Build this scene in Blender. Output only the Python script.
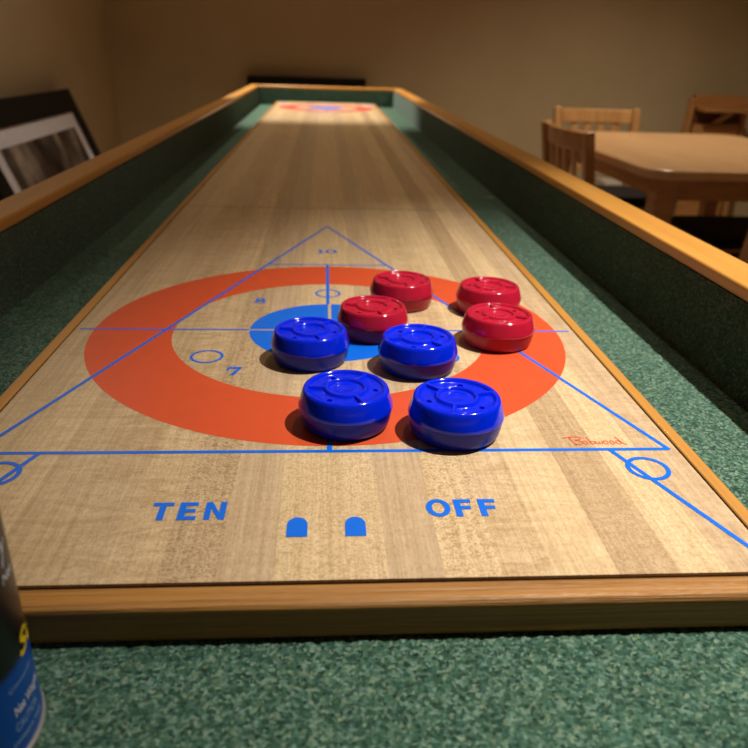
import bpy, bmesh, math, random
import numpy as np
from mathutils import Vector, Matrix
random.seed(7); rng = np.random.default_rng(7)
for o in list(bpy.data.objects): bpy.data.objects.remove(o, do_unlink=True)
SC = bpy.context.scene
COL = SC.collection
PI = math.pi

# ---------------------------------------------------------------- camera
cam_data = bpy.data.cameras.new('camera')
cam = bpy.data.objects.new('camera', cam_data); COL.objects.link(cam); SC.camera = cam
RIGHT = Vector((0.997613, -0.062502, 0.029346)); UP = Vector((-0.000888, 0.413349, 0.910572)); FWD = Vector((0.069042, 0.908425, -0.412307))
M3 = Matrix((RIGHT, UP, -FWD)).transposed()
cam.matrix_world = Matrix.Translation((-0.00455, -0.58097, 0.22177)) @ M3.to_4x4()
cam_data.sensor_width = 36.0; cam_data.lens = 36.0 * 711.5 / 748.0
cam_data.clip_start = 0.02; cam_data.clip_end = 50
cam_data.dof.use_dof = True; cam_data.dof.focus_distance = 0.44; cam_data.dof.aperture_fstop = 10.5

# ---------------------------------------------------------------- world, lights, exposure
SC.view_settings.view_transform = 'Standard'; SC.view_settings.look = 'None'
SC.view_settings.gamma = 1.0; SC.view_settings.use_curve_mapping = False
SC.view_settings.exposure = 0.0
w = bpy.data.worlds.new('world'); SC.world = w; w.use_nodes = True
bg = w.node_tree.nodes['Background']; bg.inputs[0].default_value = (1.0, 0.86, 0.66, 1); bg.inputs[1].default_value = 0.06

def spot(name, loc, target, watts, half_deg, blend, color, radius=0.03):
    l = bpy.data.lights.new(name, 'SPOT'); l.energy = watts; l.spot_size = math.radians(2 * half_deg)
    l.spot_blend = blend; l.color = color; l.shadow_soft_size = radius
    o = bpy.data.objects.new(name, l); COL.objects.link(o); o.location = loc
    o.rotation_euler = (Vector(target) - Vector(loc)).to_track_quat('-Z', 'Y').to_euler()
    return o
NEUTRAL = (1.0, 0.97, 0.90); WARM = (1.0, 0.87, 0.66)
spot('overhead_spot', (0.74, -0.16, 1.56), (0.54, -0.14, 0.0), 215, 29, 0.95, NEUTRAL, 0.022)
spot('overhead_spot', (0.40, 0.66, 1.56), (0.36, 0.34, 0.0), 16, 46, 1.0, WARM, 0.022)
spot('overhead_spot', (-0.42, 2.95, 1.56), (-0.16, 2.80, 0.0), 255, 30, 0.42, (1.0, 0.94, 0.82), 0.03)
spot('overhead_spot', (1.35, 2.35, 1.56), (1.48, 2.40, -0.06), 128, 61, 1.0, WARM, 0.03)
spot('overhead_spot', (-0.95, 1.90, 1.56), (-1.04, 1.85, 0.0), 42, 61, 1.0, (1.0, 0.92, 0.76), 0.03)  # added fill to brighten the left wall and left cap, not a known lamp

# ---------------------------------------------------------------- helpers
def lin(r, g, b):
    f = lambda c: (c / 255 / 12.92) if c / 255 <= 0.04045 else ((c / 255 + 0.055) / 1.055) ** 2.4
    return (f(r), f(g), f(b), 1.0)
def mat(name, rough=0.5, spec=0.5, coat=0.0):
    m = bpy.data.materials.new(name); m.use_nodes = True
    nt = m.node_tree; b = nt.nodes['Principled BSDF']
    b.inputs['Roughness'].default_value = rough; b.inputs['Specular IOR Level'].default_value = spec
    b.inputs['Coat Weight'].default_value = coat; b.inputs['Coat Roughness'].default_value = 0.08
    return m, nt, b
def node(nt, t, **kw):
    n = nt.nodes.new(t)
    for k, v in kw.items(): setattr(n, k, v)
    return n
def coords(nt, scale=(1, 1, 1), rot=(0, 0, 0)):
    tc = node(nt, 'ShaderNodeTexCoord'); mp = node(nt, 'ShaderNodeMapping')
    mp.inputs['Scale'].default_value = scale; mp.inputs['Rotation'].default_value = rot
    nt.links.new(tc.outputs['Object'], mp.inputs[0]); return mp.outputs[0]
def noise(nt, vec, scale=1.0, detail=2.0, rough=0.5, dist=0.0):
    n = node(nt, 'ShaderNodeTexNoise'); n.inputs['Scale'].default_value = scale; n.inputs['Detail'].default_value = detail
    n.inputs['Roughness'].default_value = rough; n.inputs['Distortion'].default_value = dist
    nt.links.new(vec, n.inputs['Vector']); return n.outputs['Fac']
def ramp(nt, fac, stops):
    r = node(nt, 'ShaderNodeValToRGB'); e = r.color_ramp.elements
    while len(e) < len(stops): e.new(0.5)
    for k, (p, c) in enumerate(stops): e[k].position = p; e[k].color = c if len(c) == 4 else (*c, 1)
    nt.links.new(fac, r.inputs[0]); return r.outputs[0]
def mix(nt, mode, fac, a, b):
    m = node(nt, 'ShaderNodeMix', data_type='RGBA', blend_type=mode)
    for s, v in ((m.inputs[0], fac), (m.inputs[6], a), (m.inputs[7], b)):
        if hasattr(v, 'is_linked'): nt.links.new(v, s)
        else: s.default_value = v
    return m.outputs[2]
def bump(nt, b, h, strength, dist):
    n = node(nt, 'ShaderNodeBump'); n.inputs['Strength'].default_value = strength; n.inputs['Distance'].default_value = dist
    nt.links.new(h, n.inputs['Height']); nt.links.new(n.outputs[0], b.inputs['Normal'])
def G(v): return (v, v, v, 1)

def plain(name, col, rough=0.5, spec=0.5, coat=0.0, var=0.06, scale=30):
    m, nt, b = mat(name, rough, spec, coat)
    f = noise(nt, coords(nt), scale, 3)
    c = ramp(nt, f, [(0.3, tuple(x * (1 - var) for x in col[:3])), (0.7, tuple(min(1, x * (1 + var)) for x in col[:3]))])
    nt.links.new(c, b.inputs['Base Color']); return m
def wood(name, dark, light, scale, rough=0.4, coat=0.0, bumpy=0.05):
    m, nt, b = mat(name, rough, 0.5, coat)
    v = coords(nt, scale)
    f = noise(nt, v, 1.0, 5, 0.6, 0.6)
    c = ramp(nt, f, [(0.28, dark), (0.72, light)])
    nt.links.new(c, b.inputs['Base Color'])
    if bumpy: bump(nt, b, f, bumpy, 0.002)
    return m

# mesh building
class MB:
    def __init__(s): s.bm = bmesh.new(); s.mi = 0
    def box(s, lo, hi, mx=None):
        vs = [s.bm.verts.new((x, y, z)) for x in (lo[0], hi[0]) for y in (lo[1], hi[1]) for z in (lo[2], hi[2])]
        if mx is not None:
            for v in vs: v.co = mx @ v.co
        for q in ((0, 1, 3, 2), (4, 6, 7, 5), (0, 4, 5, 1), (2, 3, 7, 6), (0, 2, 6, 4), (1, 5, 7, 3)):
            s.bm.faces.new([vs[i] for i in q]).material_index = s.mi
        return s
    def beam(s, p, q, w, d, up=(0, 0, 1), taper=1.0):
        p, q = Vector(p), Vector(q); a = (q - p).normalized(); u = Vector(up)
        x = a.cross(u).normalized(); y = x.cross(a).normalized()
        vs = []
        for c, k in ((p, 1.0), (q, taper)):
            for sx, sy in ((-1, -1), (1, -1), (1, 1), (-1, 1)): vs.append(s.bm.verts.new(c + x * sx * w * k / 2 + y * sy * d * k / 2))
        for f in ((3, 2, 1, 0), (4, 5, 6, 7), (0, 1, 5, 4), (1, 2, 6, 5), (2, 3, 7, 6), (3, 0, 4, 7)):
            s.bm.faces.new([vs[i] for i in f]).material_index = s.mi
        return s
    def lathe(s, prof, n=64, cx=0, cy=0):
        rings = []
        for r, z in prof:
            if r < 1e-7: rings.append([s.bm.verts.new((cx, cy, z))])
            else: rings.append([s.bm.verts.new((cx + r * math.cos(2 * PI * k / n), cy + r * math.sin(2 * PI * k / n), z)) for k in range(n)])
        for a, b in zip(rings, rings[1:]):
            for k in range(n):
                k2 = (k + 1) % n
                if len(a) == 1 and len(b) == 1: continue
                if len(a) == 1: f = (a[0], b[k], b[k2])
                elif len(b) == 1: f = (a[k], b[0], a[k2])
                else: f = (a[k], b[k], b[k2], a[k2])
                s.bm.faces.new(f).material_index = s.mi
        return s
    def poly(s, pts, z):
        s.bm.faces.new([s.bm.verts.new((x, y, z)) for x, y in pts]).material_index = s.mi; return s
    def prism(s, pts, z0, z1):
        a = [s.bm.verts.new((x, y, z0)) for x, y in pts]; b = [s.bm.verts.new((x, y, z1)) for x, y in pts]; n = len(pts)
        fs = [s.bm.faces.new(a[::-1]), s.bm.faces.new(b)]
        for k in range(n): fs.append(s.bm.faces.new((a[k], a[(k + 1) % n], b[(k + 1) % n], b[k])))
        for f in fs: f.material_index = s.mi
        return s
    def sector(s, r0, r1, a0, a1, z, n=64, cx=0, cy=0, fx=1, ex=1.0, ey=1.0):
        A = [a0 + (a1 - a0) * k / n for k in range(n + 1)]
        P = lambda r, a: s.bm.verts.new((cx + ex * r * math.cos(a), cy + ey * r * math.sin(a), z))
        o = [P(r1, a) for a in A]; i = [P(r0, a) for a in A]
        for k in range(n): s.bm.faces.new((i[k], o[k], o[k + 1], i[k + 1])).material_index = s.mi
        return s
    def ribbon(s, pts, wd, z):
        pts = [Vector((x, y, 0)) for x, y in pts]; L = []; Rr = []
        for k, p in enumerate(pts):
            d = (pts[min(k + 1, len(pts) - 1)] - pts[max(k - 1, 0)]).normalized(); n = Vector((-d.y, d.x, 0)) * wd / 2
            L.append(s.bm.verts.new((p.x + n.x, p.y + n.y, z))); Rr.append(s.bm.verts.new((p.x - n.x, p.y - n.y, z)))
        for k in range(len(pts) - 1): s.bm.faces.new((Rr[k], Rr[k + 1], L[k + 1], L[k])).material_index = s.mi
        return s
    def done(s, name, mats, parent=None, bevel=0.0, seg=2, smooth=True, loc=None, recalc=True):
        if recalc: bmesh.ops.recalc_face_normals(s.bm, faces=s.bm.faces[:])
        me = bpy.data.meshes.new(name); s.bm.to_mesh(me); s.bm.free()
        for m in (mats if isinstance(mats, (list, tuple)) else [mats]): me.materials.append(m)
        return link(name, me, parent, bevel, seg, smooth, loc)
def link(name, me, parent=None, bevel=0.0, seg=2, smooth=True, loc=None):
    o = bpy.data.objects.new(name, me); COL.objects.link(o)
    if parent: o.parent = parent
    if loc: o.location = loc
    if smooth:
        for p in me.polygons: p.use_smooth = True
        try: me.set_sharp_from_angle(angle=math.radians(35))
        except Exception: pass
    if bevel:
        b = o.modifiers.new('edge', 'BEVEL'); b.width = bevel; b.segments = seg; b.limit_method = 'ANGLE'; b.angle_limit = math.radians(40); b.harden_normals = False
    return o
def tag(o, label, cat, group=None):
    o['label'] = label; o['category'] = cat
    if group: o['group'] = group
    return o
def thing(name, label, cat, loc=(0, 0, 0), rz=0.0, group=None):
    o = bpy.data.objects.new(name, None); COL.objects.link(o); o.location = loc; o.rotation_euler = (0, 0, rz); o.empty_display_size = 0.05
    return tag(o, label, cat, group)
def dup(root, label, loc, rz, scale_mats=None):
    r = root.copy(); COL.objects.link(r); r.location = loc; r.rotation_euler = (0, 0, rz); r['label'] = label
    for ch in list(root.children):
        c = ch.copy(); COL.objects.link(c); c.parent = r
        for g in list(ch.children):
            d = g.copy(); COL.objects.link(d); d.parent = c
    return r
def struct(o): o['kind'] = 'structure'; return o
def evaluated_mesh(o):
    dg = bpy.context.evaluated_depsgraph_get(); return bpy.data.meshes.new_from_object(o.evaluated_get(dg))
def text_mesh(txt, size, offset=0.0, shear=0.0, space=1.0):
    c = bpy.data.curves.new('lettering', 'FONT'); c.body = txt; c.size = size; c.offset = offset; c.shear = shear; c.space_character = space; c.resolution_u = 3
    t = bpy.data.objects.new('lettering', c); COL.objects.link(t); bpy.context.view_layer.update()
    me = evaluated_mesh(t); bpy.data.objects.remove(t); bpy.data.curves.remove(c)
    return me

# ---------------------------------------------------------------- materials
# maple board: every strip carries its own colour and figure in face attributes
M_board, nt, b = mat('maple_strips', 0.30, 0.45)
va = node(nt, 'ShaderNodeAttribute', attribute_name='strip_colour'); fa = node(nt, 'ShaderNodeAttribute', attribute_name='fleck'); ca = node(nt, 'ShaderNodeAttribute', attribute_name='curl')
grain = noise(nt, coords(nt, (300, 7, 1)), 1.0, 5, 0.65, 0.5)
c = mix(nt, 'MULTIPLY', 0.75, va.outputs['Color'], ramp(nt, grain, [(0.32, (0.74, 0.70, 0.64, 1)), (0.62, G(1.09))]))
fine = noise(nt, coords(nt, (1100, 240, 1)), 1.0, 3, 0.6, 0.3)
c = mix(nt, 'MULTIPLY', 0.7, c, ramp(nt, fine, [(0.36, (0.82, 0.79, 0.75, 1)), (0.58, G(1.06))]))
flk = ramp(nt, noise(nt, coords(nt, (300, 420, 1)), 1.0, 1, 0.5, 1.8), [(0.43, (0.62, 0.52, 0.42, 1)), (0.48, G(1.0))])
c = mix(nt, 'MULTIPLY', fa.outputs['Fac'], c, flk)
crl = ramp(nt, noise(nt, coords(nt, (26, 95, 1)), 1.0, 4, 0.65, 1.4), [(0.38, (0.82, 0.76, 0.69, 1)), (0.6, G(1.04))])
c = mix(nt, 'MULTIPLY', ca.outputs['Fac'], c, crl)
nt.links.new(c, b.inputs['Base Color']); bump(nt, b, fine, 0.06, 0.0006)
M_red = plain('red_ink', (.66, .085, .026, 1), 0.32, 0.45, var=0.03, scale=60)
M_blue = plain('blue_ink', (.002, .14, .72, 1), 0.34, 0.45, var=0.03, scale=60)
M_sigred = plain('thin_red_ink', lin(236, 92, 52), 0.4, var=0.05)
M_hog = plain('faint_line_ink', lin(96, 84, 100), 0.5, var=0.1)
M_edge = wood('honey_oak', lin(166, 108, 38), lin(200, 142, 66), (60, 3, 60), 0.38, 0.15, 0.04)
M_edgeX = wood('honey_oak_crosswise', lin(142, 92, 34), lin(186, 130, 62), (6, 320, 320), 0.46, 0.0, 1.0)
M_cap = wood('honey_cap_wood', lin(186, 124, 50), lin(214, 154, 74), (40, 2.2, 40), 0.33, 0.2, 0.02)
M_capX = wood('honey_cap_wood_crosswise', lin(186, 124, 50), lin(214, 154, 74), (2.2, 40, 40), 0.33, 0.2, 0.02)
def carpet(name, k=1.0):
    m, nt, b = mat(name, 0.95, 0.15)
    v = coords(nt)
    vo = node(nt, 'ShaderNodeTexVoronoi'); vo.inputs['Scale'].default_value = 620; nt.links.new(v, vo.inputs['Vector'])
    sc_ = node(nt, 'ShaderNodeSeparateColor'); nt.links.new(vo.outputs['Color'], sc_.inputs[0])
    f1 = noise(nt, v, 420, 3, 0.65)
    tuft = mix(nt, 'MIX', 0.45, sc_.outputs[0], f1)
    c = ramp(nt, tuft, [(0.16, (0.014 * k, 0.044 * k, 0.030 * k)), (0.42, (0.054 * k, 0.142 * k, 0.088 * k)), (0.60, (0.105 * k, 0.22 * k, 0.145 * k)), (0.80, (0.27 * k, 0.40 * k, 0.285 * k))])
    hue = ramp(nt, sc_.outputs[1], [(0.0, (0.92, 1.0, 1.10, 1)), (0.5, (1.0, 1.0, 1.0, 1)), (1.0, (1.18, 1.0, 0.86, 1))])
    c = mix(nt, 'MULTIPLY', 1.0, c, hue)
    big = noise(nt, v, 30, 2); c = mix(nt, 'MULTIPLY', 0.5, c, ramp(nt, big, [(0.3, G(0.82)), (0.7, G(1.1))]))
    nt.links.new(c, b.inputs['Base Color']); bump(nt, b, tuft, 0.7, 0.0018)
    b.inputs['Sheen Weight'].default_value = 0.15
    return m
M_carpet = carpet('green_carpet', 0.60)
M_carpet_shaded = carpet('green_carpet_shaded', 0.46)  # same carpet as the gutter, with the side walls' shade put into its colour
M_darkwood = wood('table_body_wood', lin(120, 70, 30), lin(150, 92, 42), (30, 3, 30), 0.45)
M_chairwood = wood('chair_oak', lin(176, 124, 74), lin(206, 154, 100), (30, 30, 4), 0.3, 0.3, 0.0)
M_tabletop = wood('dining_top_oak', lin(206, 158, 112), lin(222, 178, 132), (26, 3, 26), 0.28, 0.3, 0.0)
M_apron = wood('dining_frame_oak', lin(168, 116, 68), lin(194, 142, 90), (6, 6, 40), 0.4, 0.1, 0.0)
M_stand = wood('stand_pine', lin(166, 112, 62), lin(194, 140, 86), (5, 5, 40), 0.5, 0.0, 0.0)
M_standdark = wood('stand_dark_panel', lin(96, 52, 22), lin(116, 66, 30), (5, 5, 40), 0.5, 0.0, 0.0)
M_seat = plain('dark_upholstery', (0.012, 0.010, 0.011), 0.8, 0.2, var=0.2, scale=60)
M_black = plain('black_lacquer', (0.007, 0.007, 0.008), 0.5, 0.25)
M_mat = plain('white_mount', lin(222, 218, 224), 0.8, 0.2, var=0.03)
M_wall, nt, b = mat('tan_wall_paint', 0.85, 0.2)
c = ramp(nt, noise(nt, coords(nt), 3.0, 3), [(0.3, lin(182, 162, 130)), (0.7, lin(190, 169, 136))]); nt.links.new(c, b.inputs['Base Color'])
bump(nt, b, noise(nt, coords(nt), 180, 2), 0.15, 0.002)
M_ceil = plain('ceiling_paint', lin(226, 218, 204), 0.9, 0.2, var=0.02)
M_floor = wood('floor_boards', lin(150, 128, 104), lin(176, 154, 128), (2, 22, 2), 0.4, 0.0, 0.02)
M_white = plain('white_plastic', lin(225, 222, 214), 0.4)
M_trim = plain('trim_paint', lin(196, 172, 138), 0.6)
M_gapshade = plain('gap_shade_black', (0.006, 0.005, 0.004), 1.0, 0.05)  # near-black colour standing in for shade in the gap round the board

# ---------------------------------------------------------------- room
FZ = -0.81; CZ = 1.60; XL = -1.22; XR = 3.5; YB = 3.95; YF = -2.6
struct(MB().box((XL, YF, FZ - 0.05), (XR, YB, FZ)).done('floor', M_floor, smooth=False))
struct(MB().box((XL, YF, CZ), (XR, YB, CZ + 0.05)).done('ceiling', M_ceil, smooth=False))
struct(MB().box((XL - 0.1, YF, FZ - 0.05), (XL, YB, CZ + 0.05)).done('wall_left', M_wall, smooth=False))
struct(MB().box((XL - 0.1, YB, FZ - 0.05), (XR + 0.1, YB + 0.1, CZ + 0.05)).done('wall_back', M_wall, smooth=False))
struct(MB().box((XR, YF, FZ - 0.05), (XR + 0.1, YB, CZ + 0.05)).done('wall_right', M_wall, smooth=False))
struct(MB().box((XL + 0.014, YB - 0.014, FZ), (XR, YB, FZ + 0.09)).done('baseboard_back', M_trim, bevel=0.004))
struct(MB().box((XL, YF, FZ), (XL + 0.014, YB, FZ + 0.09)).done('baseboard_left', M_trim, bevel=0.004))

# ---------------------------------------------------------------- shuffleboard table
BW = 0.2160; Y0 = -0.3215; Y1 = 2.95; GZ = -0.020
WL = -0.312; WR = 0.320; YN = -0.50; YFAR = 3.03
tab = thing('shuffleboard_table', 'long curling shuffleboard table with maple playing board, green carpeted gutters and honey wood caps', 'game table', (0, 1.3, FZ))
def T(o): o.location = Vector(o.location) - Vector((0, 1.3, FZ)); return o

mb = MB()
edges = [-BW, -.187, -.1605, -.134, -.1075, -.081, -.0545, -.028, -.0015, .025, .052, .079, .104, .135, .165, .190, BW]
L1 = (.70, .515, .300); L2 = (.66, .48, .282); MID = (.60, .43, .250); DK = (.54, .378, .218); PK = (.58, .415, .255)
strips = [(MID, .15, .5), (L2, .2, .6), (MID, .15, .8), (MID, .3, .8), (L2, .35, .9), ((.57, .41, .245), .8, .15), (PK, .15, .3), (L1, .5, .2), (L1, .55, .2),
          (PK, .15, .3), (L1, .75, .2), (L2, .35, .9), (L1, .15, .6), (DK, .45, .3), (L1, .4, .3), (PK, .1, .7)]
top_faces = []
lc = mb.bm.faces.layers.float_vector.new('strip_colour'); lf = mb.bm.faces.layers.float.new('fleck'); lk = mb.bm.faces.layers.float.new('curl')
for k in range(16):
    a, c_ = edges[k], edges[k + 1]
    f = mb.bm.faces.new([mb.bm.verts.new(p) for p in ((a, Y0, 0), (c_, Y0, 0), (c_, Y1, 0), (a, Y1, 0))]); top_faces.append(f)
mb.box((-BW, Y0, GZ), (BW, Y1, -0.0004))
# --- printed target, drawn once and repeated turned round at the far end
RED, BLU, SIG, HOG = 1, 2, 3, 4
def arc(cx, cy, rx, ry, a0, a1, n=14): return [(cx + rx * math.cos(math.radians(a0 + (a1 - a0) * k / n)), cy + ry * math.sin(math.radians(a0 + (a1 - a0) * k / n))) for k in range(n + 1)]
def target(mb, tf, full):
    n0 = len(mb.bm.verts); mb.bm.verts.ensure_lookup_table()
    mb.mi = RED; mb.sector(0.1331, 0.2, 0, 2 * PI, 0.00008, 160)
    mb.mi = BLU
    g = 0.0014; R = 0.0693
    for q in range(4):
        a0 = math.asin(g / R); pts = [(g, g)] + [(R * math.cos(a0 + (PI / 2 - 2 * a0) * k / 24), R * math.sin(a0 + (PI / 2 - 2 * a0) * k / 24)) for k in range(25)]
        cs, sn = round(math.cos(q * PI / 2)), round(math.sin(q * PI / 2))
        mb.poly([(x * cs - y * sn, x * sn + y * cs) for x, y in pts], 0.00008)
    lw = 0.0030; z = 0.00016
    def seg(p, q, wd=lw, dz=0.0): mb.ribbon([p, q], wd, z + dz)
    seg((-0.2125, 0), (-R - .0003, 0), .0026); seg((R + .0003, 0), (0.2125, 0), .0026)
    seg((-.0016, R + .0003), (-.0016, 0.207), .0032, 0.00002); seg((-.0016, -R - .0003), (-.0016, -0.206), .0032, 0.00002)
    BY, AY, HW = -0.206, 0.4005, 0.2110
    seg((-HW, BY), (HW, BY), .0032)
    seg((HW, BY - .0006), (-.0014, AY), lw, 0.00004); seg((-HW, BY - .0006), (-.0014, AY), lw, 0.00004)
    t = HW * (AY - 0.207) / (AY - BY); seg((-t, 0.207), (t, 0.207), .0026, 0.00006)
    for s in (-1, 1):
        seg((s * 0.1725, BY), (s * 0.2155, -0.3205), lw, 0.00008)
        mb.sector(0.0103, 0.0131, 0, 2 * PI, z + 0.0001, 40, s * 0.188, -0.2285)
        mb.sector(0.0108, 0.0130, 0, 2 * PI, z + 0.0001, 40, -0.097 if s < 0 else 0.0905, -0.0595)
    mb.sector(0.0106, 0.0128, 0, 2 * PI, z + 0.0001, 40, -0.0015, 0.1025)
    # numbers
    zz = z + 0.0001
    def stroke(pts, wd): mb.ribbon(pts, wd, zz)
    x, y = -0.0095, 0.266; k_ = .72
    mb.poly([(x - .0016, y - 0.0079), (x + .0016, y - 0.0079), (x + .0016, y + 0.0079), (x - .0016, y + 0.0079)], zz)
    mb.poly([(x - .0040, y - 0.0079), (x - .0016, y - 0.0079), (x - .0016, y - 0.0058), (x - .0040, y - 0.0065)], zz)
    mb.poly([(x + .0016, y - 0.0079), (x + .0040, y - 0.0079), (x + .0040, y - 0.0065), (x + .0016, y - 0.0058)], zz)
    mb.poly([(x - .0040, y + 0.0054), (x - .0016, y + 0.0061), (x - .0016, y + 0.0079), (x - .0030, y + 0.0072)], zz)
    O = arc(0.0030, 0.266, 0.0070, 0.0080, 0, 360, 28); I = arc(0.0030, 0.266, 0.0034, 0.0064, 0, 360, 28)
    def loop(O, I):
        for k in range(len(O) - 1): mb.poly([I[k], O[k], O[k + 1], I[k + 1]], zz)
    loop(O, I)
    for s in (-1, 1):
        cx = s * 0.0665
        loop(arc(cx, 0.0818, .0046, .0040, 0, 360, 20), arc(cx, 0.0818, .0020, .0024, 0, 360, 20))
        loop(arc(cx, 0.0750, .0054, .0042, 0, 360, 20), arc(cx, 0.0750, .0025, .0025, 0, 360, 20))
        cx = s * 0.0727
        mb.poly([(cx - .0056, -.0800), (cx - .0056, -.0835), (cx + .0030, -.0835), (cx + .0060, -.0800)], zz)
        mb.poly([(cx - .0056, -.0835), (cx - .0040, -.0835), (cx - .0044, -.0865), (cx - .0058, -.0865)], zz)
        mb.poly([(cx + .0024, -.0835), (cx + .0058, -.0800), (cx + .0010, -.0945), (cx - .0028, -.0945)], zz)
    # word marks
    def P(cx, *polys):
        for pl in polys: mb.poly([(cx + a * .001, -.2664 + c * .001) for a, c in pl], zz)
    h = 7.8
    P(-.0893, [(-5.4, h - 3.2), (5.4, h - 3.2), (5.4, h), (-5.4, h)], [(-1.8, -h), (1.8, -h), (1.8, h - 3.2), (-1.8, h - 3.2)])
    def E_(cx, full):
        P(cx, [(-4.9, -h), (-1.3, -h), (-1.3, h), (-4.9, h)], [(-1.3, h - 3.2), (4.6, h - 3.2), (4.6, h), (-1.3, h)], [(-1.3, -1.4), (3.9, -1.4), (3.9, 1.7), (-1.3, 1.7)])
        if full: P(cx, [(-1.3, -h), (4.8, -h), (4.8, -h + 3.2), (-1.3, -h + 3.2)])
    E_(-.0758, True)
    P(-.0617, [(-5.4, -h), (-2.2, -h), (-2.2, h), (-5.4, h)], [(2.2, -h), (5.4, -h), (5.4, h), (2.2, h)], [(-2.2, h), (-2.2, h - 6), (2.2, -h), (2.2, -h + 6)])
    loop(arc(.0562, -.2662, .0066, .0080, 0, 360, 36), arc(.0562, -.2662, .0033, .0050, 0, 360, 36))
    E_(.0700, False); E_(.0833, False)
    for cx in (-.0185, .0112):
        mb.poly([(cx - .0053, -.2895), (cx + .0053, -.2895), (cx + .0053, -.2795)] + [(cx + .0053 * math.cos(a), -.2795 + .0062 * math.sin(a)) for a in [PI * k / 14 for k in range(1, 14)]] + [(cx - .0053, -.2795)], zz)
    # red signature
    mb.mi = SIG
    def sg(pts, wd=.0008): mb.ribbon(pts, wd, zz)
    sg([(.1472, -.1918), (.1492, -.1912), (.1520, -.1905), (.1552, -.1901), (.1580, -.1903), (.1592, -.1915), (.1584, -.1930), (.1560, -.1942), (.1548, -.1946)], .00085)
    sg([(.1517, -.1906), (.1520, -.1930), (.1524, -.1960), (.1530, -.1985), (.1540, -.2000)], .0009)
    sg([(.1548, -.1946), (.1572, -.1950), (.1584, -.1965), (.1582, -.1985), (.1566, -.1998), (.1540, -.2001), (.1522, -.1994)], .00085)
    def o_(cx): sg(arc(cx, -.1975, .0013, .0022, 60, 420, 14), .0007)
    o_(.1604)
    sg([(.1630, -.1904), (.1633, -.1940), (.1638, -.1975), (.1648, -.1996), (.1660, -.1990), (.1664, -.1972), (.1655, -.1958), (.1642, -.1962)], .00075)
    sg([(.1672, -.1957), (.1674, -.1985), (.1684, -.1997), (.1692, -.1985), (.1693, -.1962), (.1697, -.1990), (.1706, -.1997), (.1713, -.1980), (.1714, -.1958)], .00065)
    o_(.1736); o_(.1777)
    sg(arc(.1818, -.1976, .0015, .0021, 60, 420, 14), .0007)
    sg([(.1820, -.1904), (.1828, -.1935), (.1838, -.1970), (.1848, -.1994), (.1864, -.2000)], .0008)
    mb.mi = HOG
    mb.ribbon([(-BW + .001, .525), (BW - .001, .525)], .0022, 0.00008)
    mb.mi = 0
    mb.bm.verts.ensure_lookup_table()
    if tf:
        for v in mb.bm.verts[n0:]: v.co.x, v.co.y = -v.co.x, (Y0 + Y1) - v.co.y
target(mb, False, True); target(mb, True, True)
bm = mb.bm; bm.faces.ensure_lookup_table()
for f in bm.faces:
    f.normal_update()
    if f.normal.z < 0 and max(v.co.z for v in f.verts) > -0.0002: f.normal_flip()
for f in bm.faces: f[lc] = Vector(MID)
for f, (c_, fl, cu) in zip(top_faces, strips): f[lc] = Vector(c_); f[lf] = fl; f[lk] = cu
board = T(mb.done('playing_board', [M_board, M_red, M_blue, M_sigred, M_hog], tab, smooth=False, recalc=False))
board['label'] = 'striped maple board printed with an orange ring, blue disc and blue scoring lines'
# --- rails round the board
gp = 0.0016; RI = BW + gp; RO = 0.2262
T(MB().box((-RO, Y0, GZ), (-RI, Y1 + .009, 0.0004)).done('edge_rail', M_edge, tab, bevel=0.0012))
T(MB().box((RI, Y0, GZ), (RO, Y1 + .009, 0.0004)).done('edge_rail', M_edge, tab, bevel=0.0012))
T(MB().box((-RO, Y0 - gp - .0145, GZ), (RO, Y0 - gp, 0.0004)).done('edge_rail', M_edgeX, tab, bevel=0.0030, seg=4))
T(MB().box((-RI + .0002, Y1 + gp, GZ), (RI - .0002, Y1 + .009, 0.0004)).done('edge_rail', M_edgeX, tab, bevel=0.0012))
T(MB().box((-RI, Y0 - gp + .0001, GZ), (RI, Y0 - .0001, -.0016)).done('gap_shade_strip', M_gapshade, tab, smooth=False))  # added strips that paint the shade of the open gap beside the rails
for q in (-1, 1): T(MB().box((min(q * BW, q * RI) + .0001, Y0, GZ), (max(q * BW, q * RI) - .0001, Y1, -.0008)).done('gap_shade_strip', M_gapshade, tab, smooth=False))
# --- carpeted gutter floor: one cloth with real pile relief where the camera is near
def pile_grid(x0, x1, y0, y1, st, amp):
    nx = max(2, int((x1 - x0) / st)); ny = max(2, int((y1 - y0) / st))
    X, Y = np.meshgrid(np.linspace(x0, x1, nx), np.linspace(y0, y1, ny))
    N = rng.normal(size=X.shape)
    for _ in range(1): N = (N + np.roll(N, 1, 0) + np.roll(N, 1, 1) + np.roll(N, -1, 0) + np.roll(N, -1, 1)) / 2.2
    Z = GZ + amp * N * .5 + amp * .6 * np.sin(Y * 2 * PI / .0034 + N * .8)
    Z = np.clip(Z, GZ - 2 * amp, GZ + 2 * amp)
    Z[0, :] = Z[-1, :] = GZ; Z[:, 0] = Z[:, -1] = GZ
    V = np.stack([X, Y, Z], -1).reshape(-1, 3); i = np.arange(nx * ny).reshape(ny, nx)
    F = np.stack([i[:-1, :-1], i[:-1, 1:], i[1:, 1:], i[1:, :-1]], -1).reshape(-1, 4)
    return V, F
VV, FF, n = [], [], 0
for a in ((WL, WR, YN, -.330, .0013, .0006), (WL, -.2255, -.330, .35, .0018, .0005), (.2255, WR, -.330, .35, .0018, .0005),
          (WL, -.2255, .35, YFAR, .012, .0), (.2255, WR, .35, YFAR, .012, .0), (-.2255, .2255, Y1 + .008, YFAR, .02, .0)):
    V, F = pile_grid(*a); VV.append(V); FF.append(F + n); n += len(V)
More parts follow.
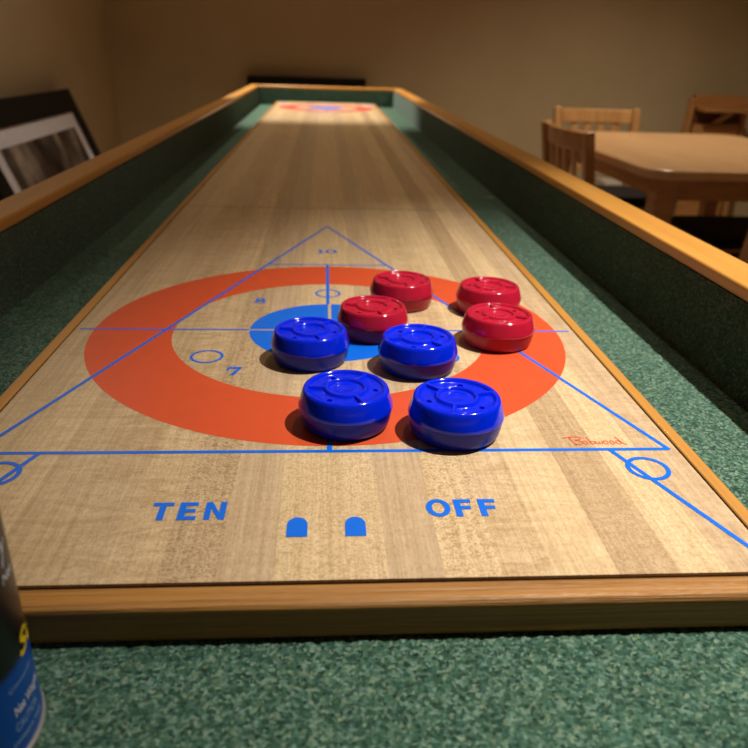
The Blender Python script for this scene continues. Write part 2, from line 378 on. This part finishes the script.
me = bpy.data.meshes.new('gutter_carpet'); me.from_pydata(np.concatenate(VV).tolist(), [], np.concatenate(FF).tolist()); me.materials.append(M_carpet)
T(link('gutter_carpet', me, tab))
T(MB().box((WL - .02, YN - .02, GZ - .04), (WR + .02, YFAR + .02, GZ - .0016)).done('cradle_bed', M_darkwood, tab))
# --- carpet-lined cradle sides with wooden caps
CB, CT, CW = 0.0535, 0.0655, 0.040
def side(x0, x1, y0, y1): T(MB().box((x0, y0, GZ - .0015), (x1, y1, CB)).done('lined_side', M_carpet_shaded, tab, smooth=False))
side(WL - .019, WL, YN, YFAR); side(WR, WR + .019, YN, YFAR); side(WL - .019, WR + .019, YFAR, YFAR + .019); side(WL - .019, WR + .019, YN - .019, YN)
T(MB().box((WL - .034, YN - .034, GZ - .055), (WL - .0195, YFAR + .034, CB)).done('outer_board', M_darkwood, tab, bevel=.002))
T(MB().box((WR + .0195, YN - .034, GZ - .055), (WR + .034, YFAR + .034, CB)).done('outer_board', M_darkwood, tab, bevel=.002))
T(MB().box((WL - .0190, YFAR + .0195, GZ - .055), (WR + .0190, YFAR + .034, CB)).done('outer_board', M_darkwood, tab, bevel=.002))
T(MB().box((WL - .0190, YN - .034, GZ - .055), (WR + .0190, YN - .0195, CB)).done('outer_board', M_darkwood, tab, bevel=.002))
def capr(pts, m): T(MB().prism(pts, CB, CT).done('cap_rail', m, tab, bevel=.003, seg=3))
xo0, xo1, yo0, yo1 = WL - CW, WR + CW, YN - CW, YFAR + CW
capr([(xo0, yo0), (WL, YN), (WL, YFAR), (xo0, yo1)], M_cap)
capr([(WR, YN), (xo1, yo0), (xo1, yo1), (WR, YFAR)], M_cap)
capr([(WL, YFAR), (WR, YFAR), (xo1, yo1), (xo0, yo1)], M_capX)
capr([(xo0, yo0), (xo1, yo0), (WR, YN), (WL, YN)], M_capX)
for y in (0.0, 2.45):
    T(MB().box((-.20, y, FZ), (.21, y + .12, GZ - .04)).box((-.26, y - .06, FZ), (.27, y + .18, FZ + .05)).done('pedestal', M_darkwood, tab, bevel=.006))

# ---------------------------------------------------------------- pucks
def puck_meshes():
    R = .0307
    base = [(0, 0), (.0258, 0), (.0272, .0006), (.0283, .0022), (.0292, .0055), (.0299, .0100), (.0302, .0120), (.0302, .0126), (0, .0126)]
    cap = [(0, .0127), (.0302, .0127), (.0307, .0131), (.0307, .0142), (.0303, .0158), (.0280, .0232), (.0274, .0246), (.0266, .0254), (.0256, .0257), (.0246, .0255), (.0239, .0248), (.0235, .0238), (.0229, .0234),
           (.0150, .0234), (.0144, .0238), (.0140, .0248), (.0134, .0255), (.0126, .0257), (.0118, .0254), (.0112, .0246), (.0108, .0238), (.0102, .0236), (.0070, .0237), (.0062, .0240), (.0052, .0240), (.0046, .0237), (0, .0237)]
    b_ = MB().lathe(base, 72); bmesh.ops.recalc_face_normals(b_.bm, faces=b_.bm.faces[:]); mb_ = bpy.data.meshes.new('base'); b_.bm.to_mesh(mb_)
    c_ = MB().lathe(cap, 96); bmesh.ops.recalc_face_normals(c_.bm, faces=c_.bm.faces[:]); mc = bpy.data.meshes.new('cap'); c_.bm.to_mesh(mc)
    o = bpy.data.objects.new('t', mc); COL.objects.link(o)
    k = MB()
    for q in range(3):
        a = math.radians(60 + 120 * q); k.lathe([(0, .0218), (.0019, .0218), (.0019, .0245), (0, .0245)], 16, .0190 * math.cos(a), .0190 * math.sin(a))
    bmesh.ops.recalc_face_normals(k.bm, faces=k.bm.faces[:]); mk = bpy.data.meshes.new('k'); k.bm.to_mesh(mk); ok = bpy.data.objects.new('k', mk); COL.objects.link(ok)
    bo = o.modifiers.new('b', 'BOOLEAN'); bo.object = ok; bo.operation = 'DIFFERENCE'; bo.solver = 'EXACT'
    bpy.context.view_layer.update(); me = evaluated_mesh(o); bpy.data.objects.remove(o); bpy.data.objects.remove(ok)
    # ribs joined onto the cap
    bm = bmesh.new(); bm.from_mesh(me)
    h = MB(); h.bm.free(); h.bm = bm
    for q in range(3):
        a = math.radians(120 * q); mx = Matrix.Rotation(a, 4, 'Z')
        prof = [(-.0016, .0230), (-.0014, .0246), (-.0008, .0254), (.0008, .0254), (.0014, .0246), (.0016, .0230)]
        r0 = [bm.verts.new(mx @ Vector((.0132, y, z))) for y, z in prof]; r1 = [bm.verts.new(mx @ Vector((.0246, y, z))) for y, z in prof]
        for i in range(5): bm.faces.new((r0[i], r0[i + 1], r1[i + 1], r1[i]))
        bm.faces.new(r0[::-1]); bm.faces.new(r1); bm.faces.new((r0[0], r1[0], r1[5], r0[5]))
    bmesh.ops.recalc_face_normals(bm, faces=bm.faces[:]); me2 = bpy.data.meshes.new('cap'); bm.to_mesh(me2); bm.free()
    return mb_, me2
PB, PC = puck_meshes()
def puck_proto(name_col, capm, basem, label, loc, rz, group):
    t = thing('shuffleboard_puck', label, 'puck', loc, rz, group)
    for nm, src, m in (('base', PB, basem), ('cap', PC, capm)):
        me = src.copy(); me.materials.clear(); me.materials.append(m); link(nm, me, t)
    return t
def plastic(n, c, r): return plain(n, c, r, 0.28 if 'dull' in n else 0.5, 0.0 if 'dull' in n else 0.25, var=0.04, scale=90)
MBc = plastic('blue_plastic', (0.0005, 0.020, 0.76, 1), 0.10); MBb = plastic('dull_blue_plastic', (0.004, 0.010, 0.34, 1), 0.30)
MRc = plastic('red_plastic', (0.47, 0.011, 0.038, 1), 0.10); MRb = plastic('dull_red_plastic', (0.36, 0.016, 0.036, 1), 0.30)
ZP = 0.0003
D = math.radians
blue0 = puck_proto('blue', MBc, MBb, 'front blue puck on the left, on the orange ring just behind the two blue arches', (.0090, -.1685, ZP), D(176), 'blue pucks on the playing board')
dup(blue0, 'blue puck at front right, nearest the word OFF', (.0790, -.1812, ZP), D(14))
dup(blue0, 'blue puck furthest left, sitting on the left half of the blue disc', (-.0158, -.0637, ZP), D(172))
dup(blue0, 'blue puck in the middle of the cluster, directly behind the front right blue one', (.0668, -.0785, ZP), D(192))
red0 = puck_proto('red', MRc, MRb, 'red puck furthest left, on the blue disc between two blue pucks', (.0364, -.0068, ZP), D(168), 'red pucks on the playing board')
dup(red0, 'red puck at the back of the cluster, on the ring’s far edge', (.0690, .0718, ZP), D(40))
dup(red0, 'red puck at back right, half hidden behind the right-hand red puck', (.1500, .0547, ZP), D(110))
dup(red0, 'red puck on the right side of the orange ring, nearest the right rail', (.1413, -.0249, ZP), D(95))

# ---------------------------------------------------------------- canister of board wax
CX, CY, CR, CH = -.1452, -.3835, .0322, .165
CZ0 = GZ + .0012
can = thing('wax_canister', 'black and blue shaker canister with yellow and white lettering on front gutter carpet', 'canister', (CX, CY, CZ0))
Mcan, nt, b = mat('canister_label', 0.34, 0.35)
tc = node(nt, 'ShaderNodeTexCoord'); sx = node(nt, 'ShaderNodeSeparateXYZ'); nt.links.new(tc.outputs['Object'], sx.inputs[0])
wv = node(nt, 'ShaderNodeTexNoise'); wv.inputs['Scale'].default_value = 45; nt.links.new(tc.outputs['Object'], wv.inputs['Vector'])
mth = node(nt, 'ShaderNodeMath', operation='MULTIPLY_ADD'); nt.links.new(wv.outputs['Fac'], mth.inputs[0]); mth.inputs[1].default_value = 0.004; nt.links.new(sx.outputs['Z'], mth.inputs[2])
cr = ramp(nt, mth.outputs[0], [(0.0, lin(6, 92, 190)), (0.0405, lin(4, 76, 172)), (0.0409, (0.006, 0.006, 0.007, 1))]); cr.node.color_ramp.interpolation = 'LINEAR'
nt.links.new(cr, b.inputs['Base Color'])
MB().lathe([(0, .0022), (.0300, .0022), (CR - .0004, .0030), (CR, .0040), (CR, CH), (CR - .001, CH + .002), (.026, CH + .003), (0, CH + .003)], 96).done('body', Mcan, can)
Mrim = plain('tin_rim', lin(190, 186, 184), 0.35)
Mrim.node_tree.nodes['Principled BSDF'].inputs['Metallic'].default_value = 0.7
MB().lathe([(.0290, 0), (CR + .0001, 0), (CR + .0008, .0008), (CR + .0008, .0020), (CR, .0028), (.0290, .0026), (.0290, 0)], 96).done('base_rim', Mrim, can)
MB().lathe([(.0265, CH + .0031), (.0285, CH + .0031), (.0285, CH + .016), (.027, CH + .018), (0, CH + .018), (0, CH + .0031), (.0265, CH + .0031)], 72).done('lid', M_black, can)
def wrap(txt, size, ang, z, m, span, offset=0.0, shear=0.0):
    me = text_mesh(txt, size, offset, shear); bm = bmesh.new(); bm.from_mesh(me)
    x0 = min(v.co.x for v in bm.verts); x1 = max(v.co.x for v in bm.verts); r = CR + .00025
    bmesh.ops.triangulate(bm, faces=bm.faces[:])
    for v in bm.verts:
        a = math.radians(ang + span * (v.co.x - x0) / (x1 - x0)); v.co = Vector((r * math.cos(a), r * math.sin(a), z + v.co.y))
    me2 = bpy.data.meshes.new('lettering'); bm.to_mesh(me2); bm.free(); me2.materials.append(m); link('lettering', me2, can, smooth=False)
Mwt = plain('white_print', lin(196, 200, 214), 0.5); Myl = plain('yellow_print', lin(226, 190, 20), 0.45); Mpale = plain('pale_blue_print', lin(140, 172, 215), 0.5)
wrap('Su', .0122, -1, .0396, Myl, 30, .0003, .25)
wrap('y', .0125, 1, .0818, Mwt, 10, .0003, .3)
wrap('Net', .0052, -2, .0728, Mwt, 16, .0001, .25)
wrap('Contents', .0028, -18, .0318, Mpale, 27)
wrap('Net Weight', .0060, -17, .0205, Mwt, 32, .00014)
wrap('CAUTION', .0052, -19, .0140, Mpale, 25)
wrap('contains wax', .0038, -23.5, .0088, Mpale, 32)

# ---------------------------------------------------------------- dining table and chairs
TX0, TX1, TY0, TY1, TZ = .915, 1.76, 1.43, 2.56, -.06
dt = thing('dining_table', 'light oak dining table with clipped corners beyond the green cradle side', 'table', ((TX0 + TX1) / 2, (TY0 + TY1) / 2, FZ))
hx, hy, H = (TX1 - TX0) / 2, (TY1 - TY0) / 2, TZ - FZ
def rounded(hx, hy, c):
    pts = []
    for sx, sy, a0 in ((1, 1, 0), (-1, 1, 90), (-1, -1, 180), (1, -1, 270)):
        for k in range(7):
            a = math.radians(a0 + 15 * k); pts.append((sx * (hx - c) + c * math.cos(a), sy * (hy - c) + c * math.sin(a)))
    return pts
MB().prism(rounded(hx, hy, .085), H - .028, H).done('tabletop', M_tabletop, dt, bevel=.007, seg=3)
ap = MB(); ix, iy = hx - .085, hy - .085
ap.box((-ix, -iy, H - .098), (ix, -iy + .022, H - .0285)); ap.box((-ix, iy - .022, H - .098), (ix, iy, H - .0285)); ap.box((-ix, -iy + .0225, H - .098), (-ix + .022, iy - .0225, H - .0285)); ap.box((ix - .022, -iy + .0225, H - .098), (ix, iy - .0225, H - .0285))
ap.done('apron', M_apron, dt, bevel=.002)
for sx in (-1, 1):
    for sy in (-1, 1):
        MB().beam((sx * (ix + .004), sy * (iy + .004), H - .0285), (sx * (ix + .010), sy * (iy + .010), 0), .064, .064, (0, 1, 0), .72).done('leg', M_apron, dt, bevel=.004)

def chair_proto(label, loc, rz):
    t = thing('dining_chair', label, 'chair', loc, rz, 'dining chairs round the oak table')
    W = .185
    c = MB(); c.prism(rounded(.205, .195, .05), .430, .468); 
    s = c.done('seat_cushion', M_seat, t, bevel=.014, seg=4); s.location = (0, .03, 0)
    f = MB(); f.box((-W + .02, .175, .375), (W - .02, .195, .429)); f.box((-W + .02, -.165, .375), (W - .02, -.145, .429))
    for sx in (-1, 1): f.box((sx * W - .010, -.14, .375), (sx * W + .010, .17, .429))
    f.done('seat_frame', M_chairwood, t, bevel=.002)
    for sx in (-1, 1):
        MB().beam((sx * W, .185, 0), (sx * W, .185, .4295), .036, .036, (0, 1, 0)).done('leg', M_chairwood, t, bevel=.004)
        p = MB(); p.beam((sx * W, -.185, 0), (sx * W, -.165, .45), .036, .038, (0, 1, 0)); p.beam((sx * W, -.165, .4501), (sx * (W + .008), -.222, .818), .036, .040, (0, 1, 0), .85)
        p.done('rear_post', M_chairwood, t, bevel=.005, seg=3)
        MB().box((sx * W - .008, -.160, .18), (sx * W + .008, .166, .205)).done('stretcher', M_chairwood, t, bevel=.003)
    n = 14; r = MB()
    def back_y(u, z): return -.165 - (z - .45) * .148 - .022 * (1 - u * u)
    for z0, z1, nm in ((.750, .812, 'top_rail'), (.535, .570, 'lower_rail')):
        r = MB(); rings = []
        for k in range(n + 1):
            u = -1 + 2 * k / n; x = u * (W - .012)
            rings.append([r.bm.verts.new(q) for q in ((x, back_y(u, z0) - .009, z0), (x, back_y(u, z0) + .009, z0), (x, back_y(u, z1) + .009, z1), (x, back_y(u, z1) - .009, z1))])
        for A, B in zip(rings, rings[1:]):
            for i in range(4): r.bm.faces.new((A[i], A[(i + 1) % 4], B[(i + 1) % 4], B[i]))
        r.bm.faces.new(rings[0]); r.bm.faces.new(rings[-1][::-1])
        r.done(nm, M_chairwood, t, bevel=.004, seg=3)
    for k in range(4):
        u = -.54 + .36 * k; x = u * W
        MB().beam((x, back_y(u, .569), .568), (x, back_y(u, .751), .752), .030, .010, (0, 1, 0)).done('slat', M_chairwood, t, bevel=.002)
    return t
ch = chair_proto('wooden dining chair at the table’s long left side, its slatted back nearest the green cradle', (1.050, 1.985, FZ), D(-86))
dup(ch, 'wooden dining chair at the far end of the table, its curved top rail facing us', (1.300, 2.76, FZ), PI)
dup(ch, 'dining chair with a dark seat under the table, facing left, only the seat in view', (1.60, 2.02, FZ), PI / 2)
dup(ch, 'dining chair at the near end of the table, only a rear post in view', (1.285, 1.40, FZ), D(6))

# ---------------------------------------------------------------- wooden stand by the back wall
st = thing('wooden_stand', 'upright wooden stand with a ledge and a slanting brace near the back wall', 'stand', (2.315, 3.72, FZ))
sw, sh = .150, .860
MB().box((-sw, .060, .700), (sw, .078, sh)).done('back_panel', M_standdark, st, bevel=.003)
MB().box((-sw, .030, .790), (sw, .058, sh)).done('header', M_stand, st, bevel=.003)
MB().box((-sw + .020, -.075, .770), (sw + .035, .057, .7895)).done('ledge', M_stand, st, bevel=.003)
MB().box((-sw + .012, .020, .02), (sw - .012, .040, .695)).done('lower_panel', M_stand, st, bevel=.003)
MB().beam((-.015, .045, .697), (.055, -.020, .769), .030, .012, (0, 1, 0)).done('brace', M_stand, st, bevel=.002)
for s in (-1, 1): MB().beam((s * (sw + .040), .05, 0), (s * (sw + .012), .05, sh - .02), .026, .05, (0, 1, 0)).done('post', M_stand, st, bevel=.003)
gb = tag(MB().box((1.66, 3.70, FZ), (1.92, 3.90, FZ + .30)).done('storage_box', plain('orange_card', lin(196, 116, 60), 0.6), bevel=.003), 'orange box on the floor beyond the dining table', 'box')
g2 = thing('game_box', 'pale box with a pink bottom edge lying on the orange box under the table', 'box', (1.80, 3.80, FZ + .3005))
MB().box((-.12, -.09, 0), (.13, .09, .012)).done('tray', plain('pink_card', lin(214, 120, 120), 0.6), g2, bevel=.001)
MB().box((-.115, -.085, .0125), (.125, .085, .055)).done('lid', plain('pale_card', lin(206, 198, 186), 0.6), g2, bevel=.002)
ot = thing('wall_outlet', 'white wall outlet low on the back wall under the dining table', 'outlet', (2.19, YB - .0005, FZ + .19))
MB().box((-.036, -.006, -.057), (.036, 0, .057)).done('plate', M_white, ot, bevel=.002)
for z in (-.024, .024): MB().box((-.016, -.0085, z - .014), (.016, -.0062, z + .014)).done('socket', M_white, ot, bevel=.002)

# ---------------------------------------------------------------- leaning picture on the left
M_photo, nt, b = mat('blurred_forest_photo', 0.35, 0.4)
f1 = noise(nt, coords(nt, (1, 11, 2.2)), 1.0, 4, 0.6, 0.9); f2 = noise(nt, coords(nt, (1, 4.5, 4.5)), 1.0, 4, 0.6, 0.4)
c = ramp(nt, f1, [(0.33, lin(30, 24, 24)), (0.5, lin(104, 94, 92)), (0.68, lin(190, 178, 172))])
c = mix(nt, 'MULTIPLY', 0.85, c, ramp(nt, f2, [(0.36, lin(70, 62, 60)), (0.62, lin(255, 246, 228))]))
nt.links.new(c, b.inputs['Base Color'])
def framed(name, label, loc, rot, wd, ht, bord, mount):
    t = thing(name, label, 'picture', loc, 0); t.rotation_euler = rot      # local: x = out of the wall, y = along, z = up
    f = MB(); f.box((0, 0, 0), (.028, wd, bord)); f.box((0, 0, ht - bord), (.028, wd, ht)); f.box((0, 0, bord), (.028, bord, ht - bord)); f.box((0, wd - bord, bord), (.028, wd, ht - bord))
    f.done('frame', M_black, t, bevel=.003)
    MB().box((.004, bord - .002, bord - .002), (.0235, wd - bord + .002, ht - bord + .002)).done('mount', M_mat, t)
    k = bord + mount
    MB().box((.0237, k, k), (.0245, wd - k, ht - k)).done('photograph', M_photo, t)
    return t
LEAN = math.radians(21.0); LN = .83 / math.cos(LEAN)
framed('picture_frame', 'black framed forest photograph with white mount leaning against the left wall', (-1.19 + .83 * math.tan(LEAN), 1.85, FZ + .001), (0, -LEAN, 0), 1.12, LN, .098, .062)
LB = math.radians(8)
framed('picture_frame', 'black frame behind the far end of the shuffleboard table, only its top edge showing', (-.455, YB - .16, FZ + .005), (0, -LB, -PI / 2), .69, .888, .06, .05)
bpy.data.objects['picture_frame.001'].location = (-.455, YB - .145, FZ + .004)

# ---------------------------------------------------------------- lint on the right gutter
ln = MB(); 
for k in range(7):
    a = random.uniform(-.5, .5); x = .297 + random.uniform(-.004, .004); y = .731 + random.uniform(-.004, .004); z = GZ + .0012 + .0005 * k
    ln.beam((x - .007 * math.cos(a), y - .007 * math.sin(a), z), (x + .007 * math.cos(a), y + .007 * math.sin(a), z + .0006), .0010, .0008)
tag(ln.done('lint_wisp', plain('pale_lint', lin(190, 190, 170), 0.9)), 'pale wisp of lint on the right gutter carpet', 'lint')
